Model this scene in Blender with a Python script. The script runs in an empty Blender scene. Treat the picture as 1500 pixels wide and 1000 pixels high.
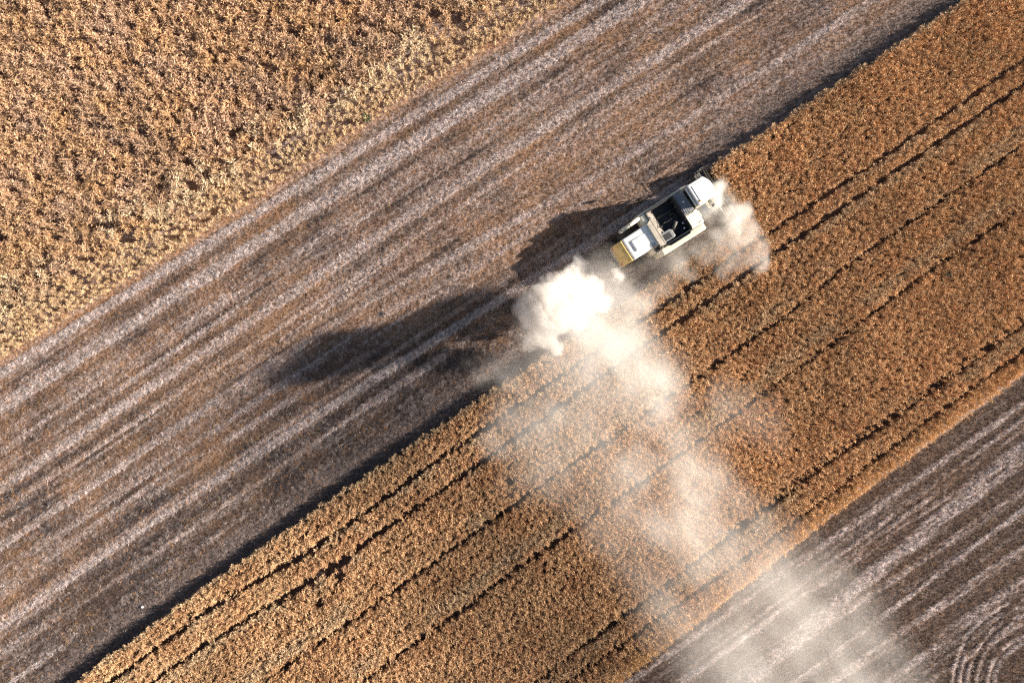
import bpy, bmesh, math, random
import numpy as np
from mathutils import Vector, Matrix

sc = bpy.context.scene
C = sc.collection
R = math.radians
rng = np.random.default_rng(7)
random.seed(7)

# ------------------------------------------------------------------ camera, sky, sun, exposure
H = 50.0                      # drone height in metres, looking straight down
MPP = 0.05                    # metres on the ground for one photo pixel (1500 wide)
cam = bpy.data.cameras.new("camera")
cam.lens = 24; cam.sensor_width = 36; cam.clip_end = 5000
camo = bpy.data.objects.new("camera", cam); C.objects.link(camo)
camo.location = (0, 0, H); camo.rotation_euler = (0, 0, 0)
sc.camera = camo

SUN_EL = 21.5
SUN_AZ = math.degrees(math.atan2(0.19, 0.98))     # direction towards the sun, in the x,y plane
world = bpy.data.worlds.new("World"); sc.world = world; world.use_nodes = True
wn = world.node_tree.nodes; wl = world.node_tree.links
sky = wn.new("ShaderNodeTexSky"); sky.sky_type = 'NISHITA'; sky.sun_disc = False
sky.sun_elevation = R(SUN_EL); sky.sun_rotation = R(90 - SUN_AZ)
wn["Background"].inputs["Strength"].default_value = 0.05
wl.new(sky.outputs[0], wn["Background"].inputs["Color"])
sun = bpy.data.lights.new("sun", 'SUN'); sun.energy = 5.0; sun.angle = R(0.53); sun.color = (1.0, 0.93, 0.84)
suno = bpy.data.objects.new("sun", sun); C.objects.link(suno)
sd = Vector((math.cos(R(SUN_AZ)) * math.cos(R(SUN_EL)), math.sin(R(SUN_AZ)) * math.cos(R(SUN_EL)), math.sin(R(SUN_EL))))
suno.rotation_euler = sd.to_track_quat('Z', 'Y').to_euler(); suno.location = sd * 60
sc.view_settings.view_transform = 'Standard'; sc.view_settings.look = 'None'
sc.view_settings.gamma = 1; sc.view_settings.use_curve_mapping = False
sc.view_settings.exposure = 1.42
cy = sc.cycles
cy.max_bounces = 14; cy.diffuse_bounces = 3; cy.glossy_bounces = 3; cy.volume_bounces = 12
cy.transmission_bounces = 6; cy.transparent_max_bounces = 8
cy.use_denoising = False; cy.filter_width = 1.3      # the fine grain of straw and stubble is real detail: keep it
cy.volume_step_rate = 1.5; cy.volume_max_steps = 256

# ------------------------------------------------------------------ helpers
def tag(o, label=None, cat=None, group=None, kind=None):
    if label: o["label"] = label
    if cat: o["category"] = cat
    if group: o["group"] = group
    if kind: o["kind"] = kind
    return o

def px2w(u, v, z=0.0):
    k = MPP * (H - z) / H
    return ((u - 750.0) * k, (500.0 - v) * k)

def w2px(x, y, z=0.0):
    k = MPP * (H - z) / H
    return x / k + 750.0, 500.0 - y / k

def lattice(seed, n=64):
    return np.random.default_rng(seed).random((n, n)).astype(np.float32)
def vnoise2(x, y, seed):
    L = lattice(seed); n = L.shape[0]
    xi = np.floor(x).astype(int); yi = np.floor(y).astype(int)
    fx = x - xi; fy = y - yi
    fx = fx * fx * (3 - 2 * fx); fy = fy * fy * (3 - 2 * fy)
    a = L[xi % n, yi % n]; b = L[(xi + 1) % n, yi % n]; c = L[xi % n, (yi + 1) % n]; d = L[(xi + 1) % n, (yi + 1) % n]
    return (a * (1 - fx) + b * fx) * (1 - fy) + (c * (1 - fx) + d * fx) * fy
def fbm2(x, y, seed, octv=4):
    s = 0; a = 1; t = 0
    for o in range(octv):
        s = s + a * vnoise2(x * 2 ** o + 17.3 * o, y * 2 ** o + 5.7 * o, seed + o); t += a; a *= 0.55
    return s / t
def vnoise3(x, y, z, seed, n=32):
    L = np.random.default_rng(seed).random((n, n, n)).astype(np.float32)
    xi = np.floor(x).astype(int); yi = np.floor(y).astype(int); zi = np.floor(z).astype(int)
    fx = x - xi; fy = y - yi; fz = z - zi
    fx = fx * fx * (3 - 2 * fx); fy = fy * fy * (3 - 2 * fy); fz = fz * fz * (3 - 2 * fz)
    r = 0
    for i in (0, 1):
        for j in (0, 1):
            for k in (0, 1):
                w = (fx if i else 1 - fx) * (fy if j else 1 - fy) * (fz if k else 1 - fz)
                r = r + w * L[(xi + i) % n, (yi + j) % n, (zi + k) % n]
    return r
def fbm3(x, y, z, seed, octv=4, gain=0.55):
    s = 0; a = 1; t = 0
    for o in range(octv):
        s = s + a * vnoise3(x * 2 ** o + 3.1 * o, y * 2 ** o + 7.7 * o, z * 2 ** o + 1.3 * o, seed + o); t += a; a *= gain
    return s / t
def smooth(e0, e1, x):
    t = np.clip((x - e0) / (e1 - e0), 0, 1); return t * t * (3 - 2 * t)

# ------------------------------------------------------------------ the lie of the land, read off the photograph (pixels)
def poly(pts):
    p = np.array(pts, float)
    return p[:, 0], p[:, 1]
def yline(pts):
    xs, ys = poly(pts)
    s0 = (ys[1] - ys[0]) / (xs[1] - xs[0]); s1 = (ys[-1] - ys[-2]) / (xs[-1] - xs[-2])
    def f(x):
        r = np.interp(x, xs, ys)
        r = np.where(x < xs[0], ys[0] + (x - xs[0]) * s0, r)
        return np.where(x > xs[-1], ys[-1] + (x - xs[-1]) * s1, r)
    return f
edge_left = yline([(0, 528), (200, 404), (400, 277), (600, 141), (800, 22)])                 # left crop against stubble
edge_cut = yline([(108, 1000), (300, 858), (530, 700), (792, 524), (1100, 318)])              # crop edge behind the machine
edge_front = yline([(1040, 243), (1220, 126), (1405, 5)])                                      # crop edge still uncut ahead
edge_right = yline([(915, 997), (1060, 884), (1224, 754), (1360, 652), (1500, 550)])           # crop against lower stubble
PERP = 0.83
# (points, half width px, depth 0..1, gappiness)
tram = [
 ([(1500, 88), (1256, 256), (1104, 356), (606, 700), (465, 799), (300, 897), (268, 922), (160, 998)], 3.6, 1.0, .25),
 ([(1500, 124), (1128, 376), (672, 700), (564, 775), (492, 826), (375, 898), (300, 946), (222, 1000)], 3.9, 1.0, .25),
 ([(1500, 212), (1232, 396), (1170, 450), (906, 634), (750, 742), (570, 871), (393, 994)], 3.0, .9, .45),
 ([(1500, 304), (1364, 396), (1250, 482), (1102, 590), (930, 714), (734, 850), (690, 886), (615, 937), (540, 994)], 3.2, .9, .45),
 ([(1500, 478), (1332, 600), (1224, 672), (1064, 792), (785, 1000)], 3.6, 1.0, .25),
 ([(1500, 468), (1332, 590), (1224, 661), (1064, 783)], 2.2, .8, .5),
 ([(1500, 516), (1384, 600), (1256, 696), (1112, 804), (830, 1002)], 3.4, 1.0, .3),
 ([(1304, 180), (1140, 292)], 1.8, .6, .8),
 ([(470, 765), (360, 845), (120, 1010)], 1.6, .6, .8),
]
def seg_dist(u, v, pts):
    """distance to a polyline that goes on straight past its ends; also the signed side"""
    p = sorted(pts)
    f = yline(p)
    sl = (f(u + 20) - f(u - 20)) / 40.0
    d = (v - f(u)) / np.sqrt(1 + sl * sl)
    return d

def header_notch(u, v):
    """pixels already cut by the header: between the machine and the standing face"""
    a, b = 0.846, -0.534
    s = (u - 1052) * a + (v - 262) * b
    return s

# ------------------------------------------------------------------ materials
def mat(name, color=(.5, .5, .5), rough=.6, metal=0.0, noise=0.0, scale=8.0, bump=0.0, dust=0.0, coat=0.0):
    m = bpy.data.materials.new(name); m.use_nodes = True
    n = m.node_tree.nodes; l = m.node_tree.links; b = n["Principled BSDF"]
    b.inputs["Roughness"].default_value = rough; b.inputs["Metallic"].default_value = metal
    b.inputs["Coat Weight"].default_value = coat
    tc = n.new("ShaderNodeTexCoord")
    tx = n.new("ShaderNodeTexNoise"); tx.inputs["Scale"].default_value = scale; tx.inputs["Detail"].default_value = 5
    l.new(tc.outputs["Object"], tx.inputs["Vector"])
    cr = n.new("ShaderNodeValToRGB")
    c = np.array(color)
    cr.color_ramp.elements[0].position = .3; cr.color_ramp.elements[1].position = .72
    cr.color_ramp.elements[0].color = (*(c * (1 - noise)), 1); cr.color_ramp.elements[1].color = (*np.minimum(c * (1 + noise * .4), 1), 1)
    l.new(tx.outputs["Fac"], cr.inputs["Fac"])
    out = cr.outputs["Color"]
    if dust > 0:     # field dust settled on upward faces
        t2 = n.new("ShaderNodeTexNoise"); t2.inputs["Scale"].default_value = 2.3; t2.inputs["Detail"].default_value = 7
        l.new(tc.outputs["Object"], t2.inputs["Vector"])
        mr = n.new("ShaderNodeMapRange"); mr.inputs[1].default_value = .35; mr.inputs[2].default_value = .75; mr.inputs[3].default_value = dust * .25; mr.inputs[4].default_value = dust
        l.new(t2.outputs["Fac"], mr.inputs[0])
        mx = n.new("ShaderNodeMix"); mx.data_type = 'RGBA'
        l.new(mr.outputs[0], mx.inputs[0]); l.new(out, mx.inputs[6]); mx.inputs[7].default_value = (.52, .43, .32, 1)
        out = mx.outputs[2]
    l.new(out, b.inputs["Base Color"])
    if bump:
        bp = n.new("ShaderNodeBump"); bp.inputs["Strength"].default_value = bump; bp.inputs["Distance"].default_value = .02
        l.new(tx.outputs["Fac"], bp.inputs["Height"]); l.new(bp.outputs[0], b.inputs["Normal"])
    return m

def plant_mat(name, var=.35, scale=3.0):
    """dry plant matter; its own colour comes with each plant (attribute tone)"""
    m = bpy.data.materials.new(name); m.use_nodes = True
    n = m.node_tree.nodes; l = m.node_tree.links; b = n["Principled BSDF"]
    b.inputs["Roughness"].default_value = .75; b.inputs["Specular IOR Level"].default_value = .25
    at = n.new("ShaderNodeAttribute"); at.attribute_type = 'INSTANCER'; at.attribute_name = "tone"
    tc = n.new("ShaderNodeTexCoord")
    tx = n.new("ShaderNodeTexNoise"); tx.inputs["Scale"].default_value = scale
    l.new(tc.outputs["Object"], tx.inputs["Vector"])
    mr = n.new("ShaderNodeMapRange"); mr.inputs[1].default_value = .3; mr.inputs[2].default_value = .7
    mr.inputs[3].default_value = 1 - var; mr.inputs[4].default_value = 1 + var * .5
    l.new(tx.outputs["Fac"], mr.inputs[0])
    mu = n.new("ShaderNodeVectorMath"); mu.operation = 'SCALE'
    l.new(at.outputs["Color"], mu.inputs[0]); l.new(mr.outputs[0], mu.inputs["Scale"])
    l.new(mu.outputs[0], b.inputs["Base Color"])
    return m

# ------------------------------------------------------------------ the soil, with its straw stripes and wheel tracks
# stripes on the stubble: (points, half width px, straw, tan, height m, ragged)
stripes = [
 ([(0, 548), (400, 297), (877, 3)], 8, .75, .0, .05, .5),
 ([(0, 597), (417, 331), (900, 24)], 11, .8, .0, .05, .6),
 ([(0, 660), (500, 330), (1000, 5)], 4, .35, .0, .02, .9),
 ([(0, 690), (560, 305), (1000, 20)], 3, .3, .0, .02, .9),
 ([(0, 715), (200, 580), (532, 360), (900, 123), (1080, 10)], 9, .6, .35, .05, .5),
 ([(0, 748), (200, 616), (532, 400), (633, 330), (900, 153), (1120, 15)], 4, .4, .6, .03, .5),
 ([(0, 800), (300, 598), (540, 440), (800, 300), (1000, 180), (1270, 5)], 7, .5, .05, .03, .7),
 ([(0, 835), (300, 640), (560, 460), (680, 400), (960, 235), (1320, 10)], 5, .35, .1, .02, .8),
 ([(0, 770), (300, 580), (700, 325), (1180, 20)], 3, .3, .3, .02, .9),
 ([(0, 918), (160, 806), (500, 585), (650, 490), (820, 385), (930, 312)], 7, .7, .0, .03, .3),
 ([(0, 906), (160, 796), (420, 622)], 3.5, .4, .7, .03, .5),
 ([(0, 960), (200, 830), (450, 655)], 4, .3, .1, .02, .8),
 ([(60, 1000), (260, 860), (600, 620)], 4, .3, .1, .02, .8),
 ([(0, 870), (250, 690), (420, 590)], 5, .3, .2, .02, .9),
]
dark_lines = [
 ([(0, 570), (400, 316), (890, 12)], 5, .5), ([(0, 672), (500, 345), (1000, 40)], 2.5, .5), ([(0, 735), (532, 377), (900, 140)], 5, .5),
 ([(200, 640), (560, 420), (900, 200), (1200, 10)], 5, .35), ([(0, 940), (500, 602), (820, 402)], 6, .5), ([(0, 985), (450, 680), (760, 465)], 6, .35),
 ([(300, 690), (600, 490), (900, 300)], 9, .3), ([(0, 620), (417, 352), (920, 40)], 3, .4),
]
low_stripes = [   # the darker stubble at the lower right
 ([(1200, 802), (1400, 661), (1500, 590)], 4.5, .7), ([(1180, 850), (1320, 745), (1500, 612)], 3, .4), ([(1240, 872), (1500, 664)], 11, .75),
 ([(1110, 985), (1240, 872)], 9, .6), ([(1260, 880), (1500, 716)], 5, .6), ([(1232, 948), (1380, 836), (1480, 762), (1500, 745)], 3.5, 1.0),
 ([(1280, 955), (1340, 912), (1500, 804)], 7, .75), ([(1300, 1000), (1400, 920), (1500, 850)], 6, .7), ([(1050, 960), (1180, 870)], 4, .5),
 ([(1360, 1000), (1500, 905)], 5, .6), ([(1000, 1000), (1160, 880)], 4, .5),
]
def soil_maps(u, v):
    """straw, tan, dark soil and height at photo pixels (u, v) of the ground"""
    wob = (fbm2(u / 40, v / 40, 11) - .5) * 7
    # rows run with the stripes: s along, t across
    t = (u * .56 + v * .83); s = (u * .83 - v * .56)
    streak = fbm2(s / 90, t / 3.2, 21, 3)
    streak2 = fbm2(s / 200, t / 9, 31, 3)
    blot = fbm2(u / 60, v / 60, 41, 4)
    fine = fbm2(u / 4, v / 4, 51, 2)
    low = v > edge_right(u) - 2
    straw = .13 + .45 * (streak - .5) + .45 * (streak2 - .5) + .8 * (fine - .5) + .35 * (fbm2(u / 80, v / 80, 56, 3) - .5)
    tan = .25 + 1.3 * (blot - .5) + .5 * (fbm2(s / 60, t / 14, 61, 3) - .5)
    dark = .42 + 1.2 * (fbm2(u / 35, v / 35, 71, 3) - .5) - .5 * (streak2 - .5)
    fresh_darkened = smooth(-150, -95, (v - edge_cut(u)) * PERP) * (u < 960)          # the swath just cut: greyer, darker, deepened to thicken the shadow behind the machine
    tan = tan * (1 - .6 * fresh_darkened); dark = dark + .45 * fresh_darkened; straw = straw - .06 * fresh_darkened
    thread = smooth(.62, .8, fbm2(s / 260, t / 2.4, 91, 2))                 # long thin lines of straw
    straw = straw + .7 * thread * smooth(.4, .6, fbm2(s / 120, t / 30, 95, 2))
    dark = dark + .32 * smooth(500, 1150, v - .35 * u + 150) - .35 * thread  # darker soil towards the lower end
    z = .03 * (fine - .5) + .03 * (streak - .5)
    for pts, hw, st, tn, hz, rag in stripes:
        hw = hw * .82
        d = np.abs(seg_dist(u, v, pts) + wob * .3)
        edge = fbm2(s / 6, t / 6, int(hw * 17) % 50 + 80, 2)
        m = (1 - smooth(hw * .7, hw * 1.25, d)) * (1 - rag * .8 * (1 - edge)) * (~low)
        straw = straw + m * st * 1.15; tan = tan * (1 - .6 * m) + m * tn; dark = dark * (1 - .7 * m); z = z + m * hz * .5
    for pts, hw, st in dark_lines:
        d = np.abs(seg_dist(u, v, pts) + wob * .5)
        m = (1 - smooth(hw * .4, hw * 1.5, d)) * (~low)
        dark = dark + m * st; straw = straw * (1 - .6 * m); z = z - .03 * m
    # grey strip along the standing crop, shade painted into the soil beside its shadow
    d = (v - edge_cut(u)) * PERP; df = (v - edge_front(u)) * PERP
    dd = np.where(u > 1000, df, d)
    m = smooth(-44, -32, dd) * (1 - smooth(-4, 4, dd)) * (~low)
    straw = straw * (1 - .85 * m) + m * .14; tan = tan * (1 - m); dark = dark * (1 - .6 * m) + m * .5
    for pts, hw, dep, gapn in tram:
        dt = np.abs(seg_dist(u, v, pts)); m = (1 - smooth(5, 9, dt)) * (v > edge_cut(u)) * (v < edge_right(u))  # soil darkened under the wheel lines in place of shade between the plants
        dark = dark + m * .5; straw = straw * (1 - .7 * m); tan = tan * (1 - .7 * m)
    # grass fringe next to the left crop
    dl = (v - edge_left(u)) * PERP
    m = smooth(-30, -8, dl) * (1 - smooth(3, 12, dl))
    tan = tan + m * .8; dark = dark * (1 - .5 * m)
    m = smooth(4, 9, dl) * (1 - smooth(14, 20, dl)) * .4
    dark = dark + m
    # lower stubble
    straw_l = -.05 + .8 * (streak - .5) + .8 * (streak2 - .5) + .3 * (fine - .5)
    dark_l = .95 + .7 * (blot - .5); tan_l = .14 + .4 * (blot - .5)
    for pts, hw, st in low_stripes:
        d = np.abs(seg_dist(u, v, pts) + wob * .4)
        m = (1 - smooth(hw * .5, hw * 1.5, d)) * (.5 + .9 * fine) * (.4 + .8 * smooth(.35, .6, fbm2(s / 45, t / 7, int(hw * 31) % 60 + 200, 2)))
        straw_l = straw_l + m * st; dark_l = dark_l * (1 - .7 * m); z = z + m * low * .03
    for r0, w in ((128, 2.6), (117, 3.2), (106, 3), (92, 2.4), (76, 3.2), (66, 3)):      # turning wheel tracks
        q = np.abs(np.hypot((u - 1522), (v - 1004)) - r0 + wob * .3)
        rn = smooth(.30, .5, fbm2(u / 18, v / 18, 260, 2)); m = (1 - smooth(w * .4, w * 1.3, q)) * (u < 1522) * rn
        q2 = np.abs(np.hypot((u - 1522), (v - 1004)) - r0 + 6 + wob * .3)
        m2 = (1 - smooth(w * .4, w * 1.2, q2)) * (u < 1522) * rn * .8
        straw_l = straw_l * (1 - m2) + m * .7; dark_l = dark_l * (1 - .6 * m) + m2 * .5; z = z - m2 * low * .06
    straw = np.where(low, straw_l, straw); dark = np.where(low, dark_l, dark); tan = np.where(low, tan_l, tan)
    return np.clip(straw, 0, 1), np.clip(tan, 0, 1), np.clip(dark, 0, 1), z

SOIL = np.array([.205, .118, .078]); DARK = np.array([.062, .044, .038]); STRAW = np.array([.51, .415, .375]); TAN = np.array([.41, .225, .115])
def soil_color(st, tn, dk):
    c = SOIL[None] * (1 - dk[:, None]) + DARK[None] * dk[:, None]
    c = c * (1 - .75 * tn[:, None]) + TAN[None] * .75 * tn[:, None]
    return c * (1 - st[:, None]) + STRAW[None] * st[:, None]

ground_mat = bpy.data.materials.new("soil"); ground_mat.use_nodes = True
n = ground_mat.node_tree.nodes; l = ground_mat.node_tree.links; b = n["Principled BSDF"]
b.inputs["Roughness"].default_value = .95; b.inputs["Specular IOR Level"].default_value = .15
at = n.new("ShaderNodeAttribute"); at.attribute_name = "cover"       # straw, tan, dark
sp = n.new("ShaderNodeSeparateColor"); l.new(at.outputs["Color"], sp.inputs[0])
tc = n.new("ShaderNodeTexCoord")
n1 = n.new("ShaderNodeTexNoise"); n1.inputs["Scale"].default_value = 7; n1.inputs["Detail"].default_value = 6; n1.inputs["Roughness"].default_value = .7
l.new(tc.outputs["Object"], n1.inputs["Vector"])
def mixc(fac, a, bb):
    mx = n.new("ShaderNodeMix"); mx.data_type = 'RGBA'
    l.new(fac, mx.inputs[0])
    for i, q in ((6, a), (7, bb)):
        if hasattr(q, "is_output"): l.new(q, mx.inputs[i])
        else: mx.inputs[i].default_value = (*q, 1)
    return mx.outputs[2]
def addn(sock, amt):
    mm = n.new("ShaderNodeMath"); mm.operation = 'MULTIPLY_ADD'; mm.inputs[1].default_value = amt; mm.inputs[2].default_value = -amt * .5
    l.new(n1.outputs["Fac"], mm.inputs[0])
    a2 = n.new("ShaderNodeMath"); a2.operation = 'ADD'; a2.use_clamp = True
    l.new(mm.outputs[0], a2.inputs[0]); l.new(sock, a2.inputs[1]); return a2.outputs[0]
c1 = mixc(addn(sp.outputs[2], 1.0), SOIL, DARK)
t75 = n.new("ShaderNodeMath"); t75.operation = 'MULTIPLY'; t75.inputs[1].default_value = .75; l.new(addn(sp.outputs[1], .5), t75.inputs[0])
c2 = mixc(t75.outputs[0], c1, TAN)
c3 = mixc(addn(sp.outputs[0], .7), c2, STRAW)
l.new(c3, b.inputs["Base Color"])
bp = n.new("ShaderNodeBump"); bp.inputs["Strength"].default_value = .8; bp.inputs["Distance"].default_value = .05
l.new(n1.outputs["Fac"], bp.inputs["Height"]); l.new(bp.outputs[0], b.inputs["Normal"])

GX, GY, GS = 50.0, 37.0, 0.15
nx = int(2 * GX / GS) + 1; ny = int(2 * GY / GS) + 1
xs = np.linspace(-GX, GX, nx); ys = np.linspace(-GY, GY, ny)
X, Y = np.meshgrid(xs, ys)
u, v = w2px(X.ravel(), Y.ravel())
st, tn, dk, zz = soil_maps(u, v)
co = np.stack([X.ravel(), Y.ravel(), zz], 1)
idx = np.arange(nx * ny).reshape(ny, nx)
q = np.stack([idx[:-1, :-1], idx[:-1, 1:], idx[1:, 1:], idx[1:, :-1]], -1).reshape(-1, 4)
me = bpy.data.meshes.new("field_soil")
me.vertices.add(len(co)); me.vertices.foreach_set("co", co.ravel().astype(np.float32))
me.loops.add(q.size); me.loops.foreach_set("vertex_index", q.ravel().astype(np.int32))
me.polygons.add(len(q)); me.polygons.foreach_set("loop_start", np.arange(0, q.size, 4, dtype=np.int32))
me.polygons.foreach_set("use_smooth", np.ones(len(q), bool))
ca = me.attributes.new("cover", 'FLOAT_COLOR', 'POINT')
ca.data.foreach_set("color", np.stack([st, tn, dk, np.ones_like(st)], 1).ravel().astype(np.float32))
me.update(); me.materials.append(ground_mat)
fo = bpy.data.objects.new("field_soil", me); C.objects.link(fo); tag(fo, "brown soil striped with pale straw and wheel tracks", "soil", kind="structure")

# the wider land out to the horizon
gm = mat("far_soil", (.26, .17, .11), .95, noise=.4, scale=.4)
me = bpy.data.meshes.new("ground")
me.from_pydata([(-3000, -3000, -.12), (3000, -3000, -.12), (3000, 3000, -.12), (-3000, 3000, -.12)], [], [(0, 1, 2, 3)])
me.materials.append(gm)
go = bpy.data.objects.new("ground", me); C.objects.link(go); tag(go, "farmland reaching to the horizon", "ground", kind="structure")

# ------------------------------------------------------------------ plants scattered as geometry-node instances (nobody could count them)
def blades(name, m, spec, seed):
    """spec: list of (base xyz, tip xyz, width, droop)"""
    vs, fs = [], []
    rr = random.Random(seed)
    for b0, t0, w, droop in spec:
        b0 = Vector(b0); t0 = Vector(t0); d = t0 - b0
        side = d.cross(Vector((rr.uniform(-1, 1), rr.uniform(-1, 1), rr.uniform(.2, 1))))
        if side.length < 1e-5: side = Vector((1, 0, 0))
        side = side.normalized() * w * .5
        mid = b0 + d * .55 + Vector((0, 0, droop))
        k = len(vs)
        vs += [b0 - side * .5, b0 + side * .5, mid - side, mid + side, t0 + side * .15, t0 - side * .15]
        fs += [(k, k + 1, k + 3, k + 2), (k + 2, k + 3, k + 4, k + 5)]
    me = bpy.data.meshes.new(name); me.from_pydata([tuple(q) for q in vs], [], fs); me.materials.append(m)
    return bpy.data.objects.new(name, me)

def crop_variant(name, m, seed, rad, hgt, n_leaf, wid):
    rr = random.Random(seed); spec = []
    for i in range(n_leaf):
        a = rr.uniform(0, 2 * math.pi); r0 = rad * math.sqrt(rr.random()) * .55; h0 = hgt * rr.uniform(.45, .92)
        b0 = (math.cos(a) * r0, math.sin(a) * r0, h0)
        a2 = a + rr.gauss(0, .9); ln = rr.uniform(.12, .26) * rad / .2
        spec.append((b0, (b0[0] + math.cos(a2) * ln, b0[1] + math.sin(a2) * ln, h0 + rr.uniform(-.06, .14)), wid * rr.uniform(.6, 1.3), rr.uniform(0, .05)))
    for i in range(5):      # stems down to the soil
        a = rr.uniform(0, 2 * math.pi); r0 = rad * rr.uniform(.1, .6)
        spec.append(((math.cos(a) * .03, math.sin(a) * .03, 0), (math.cos(a) * r0, math.sin(a) * r0, hgt * rr.uniform(.85, 1.05)), .018, 0))
    return blades(name, m, spec, seed)

def stubble_variant(name, m, seed):
    rr = random.Random(seed); spec = []
    for i in range(6):
        x, y = rr.gauss(0, .035), rr.gauss(0, .05); a = rr.uniform(0, 6.28); h = rr.uniform(.07, .15)
        spec.append(((x, y, -.02), (x + math.cos(a) * .04, y + math.sin(a) * .04, h), .016, 0))
    for i in range(6):      # chopped straw lying about
        x, y = rr.gauss(0, .07), rr.gauss(0, .07); a = rr.uniform(0, 6.28); ln = rr.uniform(.06, .18); z0 = rr.uniform(.01, .05)
        spec.append(((x, y, z0), (x + math.cos(a) * ln, y + math.sin(a) * ln, z0 + rr.uniform(-.01, .04)), .022, .012))
    return blades(name, m, spec, seed)

def scatter(name, pos, yaw, tilt, scale, var, tone, variants, label, cat):
    npt = len(pos)
    me = bpy.data.meshes.new(name); me.vertices.add(npt)
    me.vertices.foreach_set("co", pos.astype(np.float32).ravel())
    a = me.attributes.new("yaw", 'FLOAT_VECTOR', 'POINT')
    rot = np.stack([tilt[:, 0], tilt[:, 1], yaw], 1); a.data.foreach_set("vector", rot.astype(np.float32).ravel())
    a = me.attributes.new("size", 'FLOAT', 'POINT'); a.data.foreach_set("value", scale.astype(np.float32))
    a = me.attributes.new("var", 'INT', 'POINT'); a.data.foreach_set("value", var.astype(np.int32))
    a = me.attributes.new("tone", 'FLOAT_COLOR', 'POINT')
    a.data.foreach_set("color", np.concatenate([np.clip(tone, 0, 1), np.ones((npt, 1))], 1).astype(np.float32).ravel())
    me.update()
    o = bpy.data.objects.new(name, me); C.objects.link(o)
    coll = bpy.data.collections.new(name + "_sources")
    for vv in variants: coll.objects.link(vv)
    g = bpy.data.node_groups.new(name, 'GeometryNodeTree')
    g.interface.new_socket("Geometry", in_out='INPUT', socket_type='NodeSocketGeometry')
    g.interface.new_socket("Geometry", in_out='OUTPUT', socket_type='NodeSocketGeometry')
    gi = g.nodes.new("NodeGroupInput"); gout = g.nodes.new("NodeGroupOutput")
    m2p = g.nodes.new("GeometryNodeMeshToPoints"); iop = g.nodes.new("GeometryNodeInstanceOnPoints")
    ci = g.nodes.new("GeometryNodeCollectionInfo"); ci.inputs["Collection"].default_value = coll
    ci.inputs["Separate Children"].default_value = True; ci.inputs["Reset Children"].default_value = True
    def attr(nm, t):
        q = g.nodes.new("GeometryNodeInputNamedAttribute"); q.data_type = t; q.inputs["Name"].default_value = nm
        return next(s for s in q.outputs if s.enabled and s.name == "Attribute")
    e2r = g.nodes.new("FunctionNodeEulerToRotation")
    L = g.links.new
    L(gi.outputs[0], m2p.inputs["Mesh"]); L(m2p.outputs[0], iop.inputs["Points"]); L(ci.outputs[0], iop.inputs["Instance"])
    iop.inputs["Pick Instance"].default_value = True
    L(attr("var", 'INT'), iop.inputs["Instance Index"])
    L(attr("yaw", 'FLOAT_VECTOR'), e2r.inputs[0]); L(e2r.outputs[0], iop.inputs["Rotation"])
    L(attr("size", 'FLOAT'), iop.inputs["Scale"])
    L(iop.outputs[0], gout.inputs[0])
    md = o.modifiers.new("plants", 'NODES'); md.node_group = g
    tag(o, label, cat, kind="stuff")
    return o

def jgrid(step, x0=-GX + 3, x1=GX - 3, y0=-GY + 3, y1=GY - 3, jit=.5, ang=0.0):
    d = math.hypot(x1 - x0, y1 - y0) / 2 + 2
    g = np.arange(-d, d, step)
    a, bb = np.meshgrid(g, g)
    a = a.ravel() + (rng.random(a.size) - .5) * step * 2 * jit
    bb = bb.ravel() + (rng.random(bb.size) - .5) * step * 2 * jit
    x = a * math.cos(ang) - bb * math.sin(ang); y = a * math.sin(ang) + bb * math.cos(ang)
    k = (x > x0) & (x < x1) & (y > y0) & (y < y1)
    return x[k], y[k]

crop_m = plant_mat("dry_crop", .4, 4.0)
stub_m = plant_mat("straw", .4, 9.0)
CH = 1.08
# --- left field: coarse brown standing crop with a weedy margin
x, y = jgrid(.25, x1=16, y0=-6, jit=.55)
u, v = w2px(x, y, CH * .9)
wob = (fbm2(u / 25, v / 25, 5, 3) - .5) * 16
d = (v - edge_left(u)) * PERP + wob * .5            # negative inside the crop
hn = fbm2(u / 14, v / 14, 15, 3)
keep = (d < -6)
margin = smooth(-75, -25, d)                        # the thin golden edge
holes = (fbm2(u / 16, v / 16, 25, 3) > .70) & (d < -30) & (d > -190)
holes |= (fbm2(u / 9, v / 9, 26, 2) > .83)
thin = rng.random(len(x)) < .20
keep &= ~holes & ~thin
x, y, u, v, d, hn, margin = [q[keep] for q in (x, y, u, v, d, hn, margin)]
base = np.array([.58, .355, .20])[None] * (1 + .5 * (fbm2(u / 90, v / 90, 35, 3) - .5))[:, None]
warm = fbm2(u / 30, v / 30, 36, 3)
base = base * np.stack([1 + .15 * (warm - .5), 1 + .0 * warm, 1 - .5 * (warm - .5)], 1)
pale = smooth(.52, .66, fbm2(u / 26, v / 26, 45, 3)) * smooth(-115, -75, d) * (1 - smooth(-40, -22, d))
base = base * (1 - pale[:, None]) + np.array([.68, .50, .31])[None] * pale[:, None]
base = base * (1 - margin[:, None] * .6) + np.array([.74, .53, .29])[None] * margin[:, None] * .6
base *= (1 + .17 * rng.normal(size=len(x)).clip(-1.5, 1.5))[:, None]
size = (.75 + .5 * hn + .12 * rng.normal(size=len(x))).clip(.5, 1.3) * (1 - .4 * margin)
vars_l = [crop_variant("tall_plant", crop_m, 100 + i, .19, CH, 30, .044) for i in range(5)]
scatter("standing_crop", np.stack([x, y, np.zeros_like(x)], 1), rng.random(len(x)) * 6.28, rng.normal(0, .12, (len(x), 2)), size,
        rng.integers(0, 5, len(x)), base, vars_l, "coarse brown standing crop with dark gaps and a weedy golden edge", "crop")

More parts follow.
